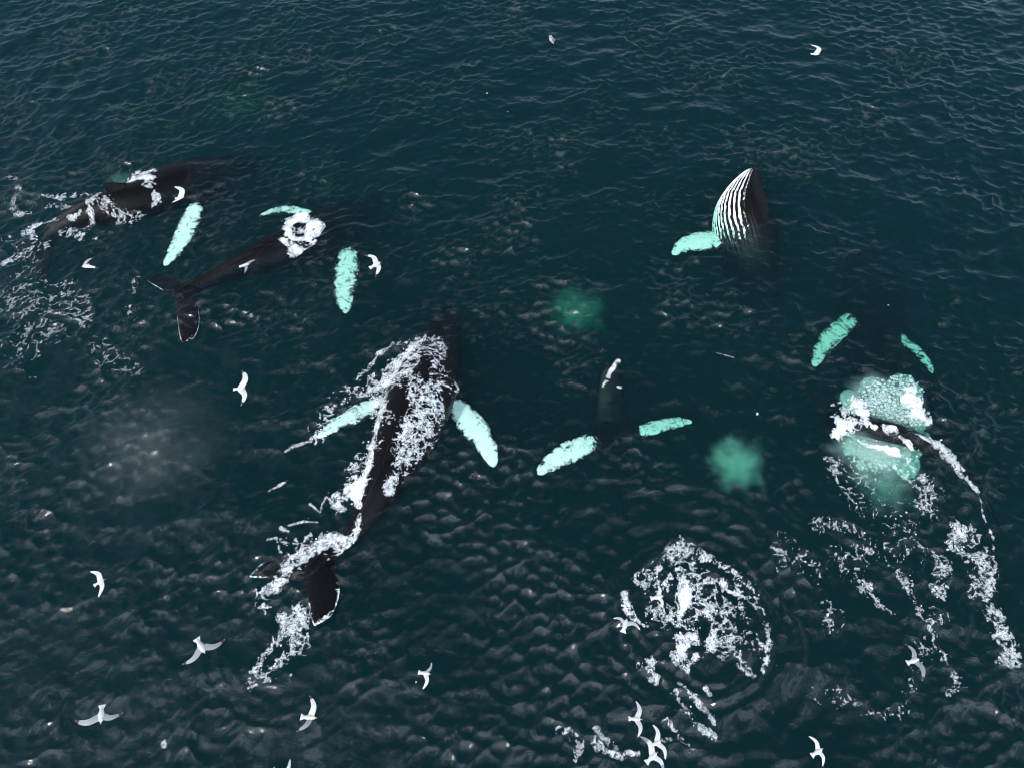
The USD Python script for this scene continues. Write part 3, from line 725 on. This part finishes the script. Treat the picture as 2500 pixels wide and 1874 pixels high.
bubbles('pale turquoise bloom of bubbles boiling up over the tail of the deep whale at right', [
    (2150, 965, -2.10, .8, .9, .2, 34, .42, .5), (2170, 1005, -2.15, 1.1, .7, .2, 34, .40, .5), (2205, 945, -2.05, .6, .6, .2, 26, .40, .5), (2110, 985, -2.05, .7, .6, .2, 24, .36, .5),
    (2220, 1025, -2.05, .8, .5, .2, 26, .34, .6), (2158, 990, -1.70, .3, .5, .1, 12, .30, .5), (2120, 1085, -2.85, .8, .6, .2, 24, .4, .5), (2190, 1110, -2.95, 1.1, .7, .2, 26, .4, .5),
    (2150, 1045, -2.25, 1.2, .4, .2, 24, .36, .5), (2235, 1065, -2.35, .7, .4, .2, 14, .3, .5),
    (2150, 965, -.75, 1.0, 1.0, .3, 520, .075, .7), (2175, 1005, -.8, 1.4, .9, .3, 620, .07, .7), (2212, 950, -.75, .8, .8, .3, 380, .075, .7), (2105, 990, -.7, .8, .6, .25, 300, .07, .7), (2228, 1015, -.7, .8, .7, .25, 320, .07, .7),
    (2150, 1100, -1.5, 1.7, 1.2, .3, 800, .08, .8)], 31)
puff_links = [('tc.object', 'wn.vector'), ('wn.color', 'ws.vector1'), ('tc.object', 'wa.vector1'), ('ws.vector', 'wa.vector2'), ('wa.vector', 'len.vector1'), ('len.value', 'fall.value'), ('tc.object', 'n.vector'), ('n.fac', 'nm.value'), ('fall.result', 'm.value1'), ('nm.result', 'm.value2'),
              ('m.value', 'k.value1'), ('k.value', 'v.density')]


def puff_mat(name, density, scale, lo, hi, color=(.97, .98, .98), aniso=-.35, edge=.25):
    return usdkit.material(stage, '/World/Looks/' + name, {
        'wn': ('noise_texture', {'scale': 1.8, 'detail': 3.0}), 'ws': ('vector_math', {'math_type': 'multiply_add', 'vector2': (1.3, 1.3, 1.3), 'vector3': (-.65, -.65, -.65)}), 'wa': ('vector_math', {'math_type': 'add'}),
        'tc': ('texture_coordinate', {}), 'len': ('vector_math', {'math_type': 'length'}), 'fall': ('map_range', {'from_min': .78, 'from_max': edge, 'clamp': True, 'range_type': 'smoothstep'}),
        'n': ('noise_texture', {'scale': scale, 'detail': 4.0, 'roughness': .6, 'distortion': .6}), 'nm': ('map_range', {'from_min': lo, 'from_max': hi, 'clamp': True}),
        'm': ('math', {'math_type': 'multiply'}), 'k': ('math', {'math_type': 'multiply', 'value2': density}),
        'v': ('principled_volume', {'color': color, 'anisotropy': aniso}),
    }, puff_links, volume='v.volume')


dense_bubbles, deep_bubbles = puff_mat('dense_bubbles', 3.2, 3.2, .28, .72, edge=-.3), puff_mat('deep_bubbles', 1.3, 3.6, .28, .75, edge=-.4)


def bubble_puff(label, px, py, z, size, mat):
    o = put('bubble_cloud', trimesh.creation.icosphere(3), mat, smooth=True)
    o.AddTranslateOp().Set(Gf.Vec3d(*W(px, py, z)))
    o.AddScaleOp().Set(Gf.Vec3f(*size))
    tag(o.GetPrim(), label, 'bubbles', kind='stuff')


bubble_puff('round green patch of deep bubbles left of the dark whale right of centre', 1412, 757, -4.4, (2.6, 2.4, 1.3), deep_bubbles)
bubble_puff('round teal patch of bubbles under the surface right of the dull green flipper', 1802, 1130, -2.8, (1.9, 2.0, 1.1), dense_bubbles)
bubble_puff('faint green smudge of very deep bubbles in the upper left sea', 595, 255, -9.5, (4.2, 4.0, 1.6), deep_bubbles)
bubble_puff('small pale green patch of bubbles behind the splash of the upper left whale', 300, 442, -1.7, (1.5, 1.1, .6), deep_bubbles)
bubble_puff('pale green bubbles fizzing between the splash and the dark head of the upper left whale', 380, 430, -1.4, (1.1, .9, .6), deep_bubbles)
bubble_puff('turquoise bubble haze along the top of the bloom at right', 2165, 985, -.8, (2.7, 2.3, .6), dense_bubbles)
bubble_puff('wide turquoise bubble haze below the dark ridge of the bloom at right', 2145, 1105, -.9, (2.9, 2.0, .66), dense_bubbles)
bubble_puff('fading tail of the turquoise bubble haze at right', 2165, 1180, -1.9, (2.0, 2.2, .8), deep_bubbles)

# ---------------------------------------------------------------- a breath of mist over the water
mist_mat = usdkit.material(stage, '/World/Looks/mist', {
    'tc': ('texture_coordinate', {}), 'len': ('vector_math', {'math_type': 'length'}), 'fall': ('map_range', {'from_min': 1.0, 'from_max': 0.15, 'clamp': True, 'range_type': 'smoothstep'}),
    'n': ('noise_texture', {'scale': 1.7, 'detail': 4.0, 'roughness': .6, 'distortion': .8}), 'nm': ('map_range', {'from_min': .38, 'from_max': .68, 'clamp': True}),
    'm': ('math', {'math_type': 'multiply'}), 'k': ('math', {'math_type': 'multiply', 'value2': .055}),
    'v': ('principled_volume', {'color': (.95, .95, .97), 'anisotropy': .2}),
}, [('tc.object', 'len.vector1'), ('len.value', 'fall.value'), ('tc.object', 'n.vector'), ('n.fac', 'nm.value'), ('fall.result', 'm.value1'), ('nm.result', 'm.value2'),
    ('m.value', 'k.value1'), ('k.value', 'v.density')], volume='v.volume')
mp = put('breath_mist', trimesh.creation.icosphere(3), mist_mat, smooth=True)
mp.AddTranslateOp().Set(Gf.Vec3d(*W(368, 1085, 1.9)))
mp.AddScaleOp().Set(Gf.Vec3f(3.5, 3.3, 1.5))
tag(mp.GetPrim(), 'thin grey puff of whale breath drifting over the water at left', 'mist', kind='stuff')

# ---------------------------------------------------------------- gulls
feather = usdkit.material(stage, '/World/Looks/feather', {
    'a': ('attribute', {'attribute': 'tone'}), 'geo': ('geometry', {}), 'n': ('noise_texture', {'scale': 22.0, 'detail': 3.0}),
    'j': ('math', {'math_type': 'multiply_add', 'value2': .12, 'value3': -.06}), 's': ('math', {'math_type': 'add'}),
    'r': ('rgb_ramp', {'ramp': [(0, (.50, .50, .49)), (.2, (.40, .40, .40)), (.36, (.19, .20, .22)), (.56, (.15, .16, .18)), (.66, (.34, .25, .20)), (.76, (.03, .03, .03)), (1, (.02, .02, .02))]}),
    'd': ('principled_bsdf', {'roughness': .7}),
}, [('geo.position', 'n.vector'), ('n.fac', 'j.value1'), ('a.fac', 's.value1'), ('j.value', 's.value2'), ('s.value', 'r.fac'), ('r.color', 'd.base_color')], surface='d.BSDF')
beak_mat = usdkit.material(stage, '/World/Looks/beak', {'d': ('principled_bsdf', {'base_color': (.62, .42, .12), 'roughness': .5})}, surface='d.BSDF')


def gull(label, tip1, tip2, head, tail, z=None, black=1.0, grey=(.3, .3), fan=1.0, lift=.10, brown=0.0, bend=.20, group='gulls flying over the whales'):
    """The four pixels of the photograph where the wing tips, the bill and the tail end are; z is the flying height."""
    span = np.linalg.norm(W(*tip1) - W(*tip2))
    if z is None:
        z = float(np.clip(H * (1 - 1.12 / span), 1.0, 9.0))
    t1, t2, h, t = (W(*p, z) for p in (tip1, tip2, head, tail))
    fw = h - t; ln = np.linalg.norm(fw); fw /= ln
    up = np.array([0, 0, 1.0]); rt = np.cross(fw, up)
    s = np.array([0, .06, .12, .2, .3, .45, .6, .75, .88, .97, 1.0])
    rad = 1.22 * np.array([.010, .042, .054, .050, .066, .076, .066, .045, .03, .018, .01]) * ln / .5
    C = h + (t - h)[None] * s[:, None] + up * np.interp(s, [0, .12, .3, 1], [0, .012, 0, .0])[:, None]
    th = np.linspace(0, 2 * np.pi, 14, endpoint=False)
    P = C[:, None] + rt * (np.cos(th)[None] * rad[:, None])[..., None] + up * (np.sin(th)[None] * rad[:, None] * .85)[..., None]
    body = grid_mesh(P)
    parts = [(body, np.where(np.r_[np.repeat(s, 14), 0, 1] > .3, .1, 0.0))]
    # tail fan
    ft = np.linspace(0, 1, 8)
    tail_ax = [t + fw * ln * .34, t + fw * ln * .15, t - fw * .015]
    parts.append(blade(tail_ax, lambda q: ln * fan * np.interp(q, [0, .5, 1], [.12, .30, .46]), lambda q: ln * .02 + q * 0, up, lambda q: q * 0, n=14, m=12))
    for tip, side in ((t1, 1), (t2, -1)):
        sgn = 1.0 if (tip - (h + t) / 2) @ rt > 0 else -1.0
        sh = h - fw * ln * .36 + rt * sgn * ln * .06
        d = tip - sh; l = np.linalg.norm(d)
        wrist = sh + d * .42 + fw * l * bend + up * l * lift
        mid2 = sh + d * .74 + fw * l * bend * .70 + up * l * lift * .75
        ax_ = [sh - rt * sgn * ln * .05, sh + d * .12 + fw * l * bend * .35 + up * l * lift * .4, wrist, mid2, tip]
        g0 = grey[0] if side == 1 else grey[1]

        def wt(q, g0=g0):
            v = np.full_like(q, g0)
            v = np.where(q > .82, black * .9 + .1 * (black == 0) * 0, v)
            v = np.where(q > .95, 0.05, v)
            if black == 0:
                v = np.where(q > .8, g0 * .6, v)
            return v + brown * ((q > .62) & (q < .95)) * .3
        parts.append(blade(ax_, lambda q: l * np.interp(q, [0, .15, .42, .7, .9, 1], [.31, .31, .27, .19, .10, .012]), lambda q: l * np.interp(q, [0, .4, 1], [.05, .03, .008]), up, wt, n=40, m=14))
    whole = None
    for mesh, _ in parts:
        one = manifold3d.Manifold(manifold3d.Mesh(np.asarray(mesh.vertices, np.float32), np.asarray(mesh.faces, np.uint32)))
        whole = one if whole is None else whole + one
    mo = whole.to_mesh()
    v, f = np.array(mo.vert_properties[:, :3], float), np.array(mo.tri_verts)
    _, ii = cKDTree(np.vstack([p[0].vertices for p in parts])).query(v)
    tone = np.concatenate([p[1] for p in parts])[ii]
    c = (h + t) / 2
    o = thing('gull', label, 'gull', c, group)
    put('body', (v - c, f), feather, o, 40, None) if False else put('body', (v - c, f), feather, o, True, {'tone': tone})
    bk = grid_mesh(np.stack([h + fw * q - up * .01 * q / .05 + (rt * np.cos(th)[:, None] + up * np.sin(th)[:, None]) * rr for q, rr in ((-.015, .012), (.02, .009), (.042, .007), (.052, .002))]))
    put('beak', (bk.vertices - c, bk.faces), beak_mat, o)


gull('small white gull high in the upper right sea', (1979, 110), (1984, 133), (1999, 133), (1980, 132), 2.0, 0, (0, 0), bend=.3)
gull('tiny white gull low over the water near the top edge', (1341, 88), (1352, 108), (1342, 96), (1350, 104), 1.0, 0, (.3, .3))
gull('white gull with swept wings over the dark head of the upper left whale', (426, 456), (420, 495), (447, 483), (428, 485), 2.5, 0, (0, 0), bend=.25)
gull('white gull banking low beneath the tail of the upper left whale', (228, 629), (240, 655), (201, 651), (217, 646), 2.0, .9, (.3, 0), bend=.1)
gull('grey winged gull over the back of the submerged whale at left', (626, 634), (597, 668), (608, 645), (585, 651), 3.0, .9, (.42, .42), bend=.12)
gull('white gull right of the foam ring beside a pale flipper', (891, 624), (917, 676), (928, 641), (903, 654), None, .9, (.05, .05))
gull('long winged white gull with dark wing tips left of the largest whale', (590, 905), (588, 990), (596, 948), (571, 950), None, 1, (.05, .05), bend=.22)
gull('bright white gull heading right near the left edge below the mist', (220, 1394), (240, 1457), (254, 1414), (230, 1428), None, 0, (0, 0))
gull('grey backed gull with black wing tips gliding near the lower left, wings tilted', (549, 1559), (445, 1620), (499, 1591), (480, 1558), 5.0, 1, (.42, .3), bend=.22)
gull('gull with wings level and black wing tips at the bottom left corner', (300, 1738), (184, 1758), (246, 1762), (249, 1721), 6.0, 1, (.4, .3), bend=.18)
gull('white gull with one grey wing in the lower middle', (1053, 1616), (1032, 1681), (1049, 1644), (1022, 1640), None, 0, (.38, 0))
gull('gull with black tipped wings stretched up and down near the bottom left of centre', (756, 1697), (724, 1785), (770, 1751), (735, 1749), 5.0, 1, (.05, .4))
gull('gull cut off by the bottom edge, one white wing showing', (708, 1852), (650, 1925), (700, 1900), (665, 1880), 5.0, 0, (.1, .1))
gull('gull crossing the left side of the bright foam swirl', (1602, 1425), (1613, 1487), (1618, 1454), (1589, 1460), None, .9, (.1, .05))
gull('pale gull with broad spread wings left of the bright foam swirl', (1497, 1509), (1563, 1537), (1530, 1511), (1521, 1542), None, 0, (.28, .28), fan=1.1)
gull('white gull with long upright wings above a close pair at the bottom', (1552, 1710), (1557, 1798), (1564, 1755), (1536, 1753), 5.0, .2, (.2, .2))
gull('white gull on the right of the close pair at the bottom', (1593, 1768), (1624, 1853), (1613, 1808), (1588, 1820), 5.0, 0, (.1, .1))
gull('gull with a brown mottled wing on the left of the close pair at the bottom', (1563, 1797), (1620, 1885), (1603, 1837), (1578, 1860), 6.0, .2, (.1, .1), brown=1.2)
gull('grey backed gull with dark wing tips over the dark water at right', (2210, 1571), (2252, 1660), (2243, 1608), (2215, 1617), 4.0, .9, (.4, .45))
gull('white gull at the bottom edge toward the right', (1974, 1796), (2008, 1870), (2007, 1827), (1982, 1843), 4.0, 0, (0, 0))
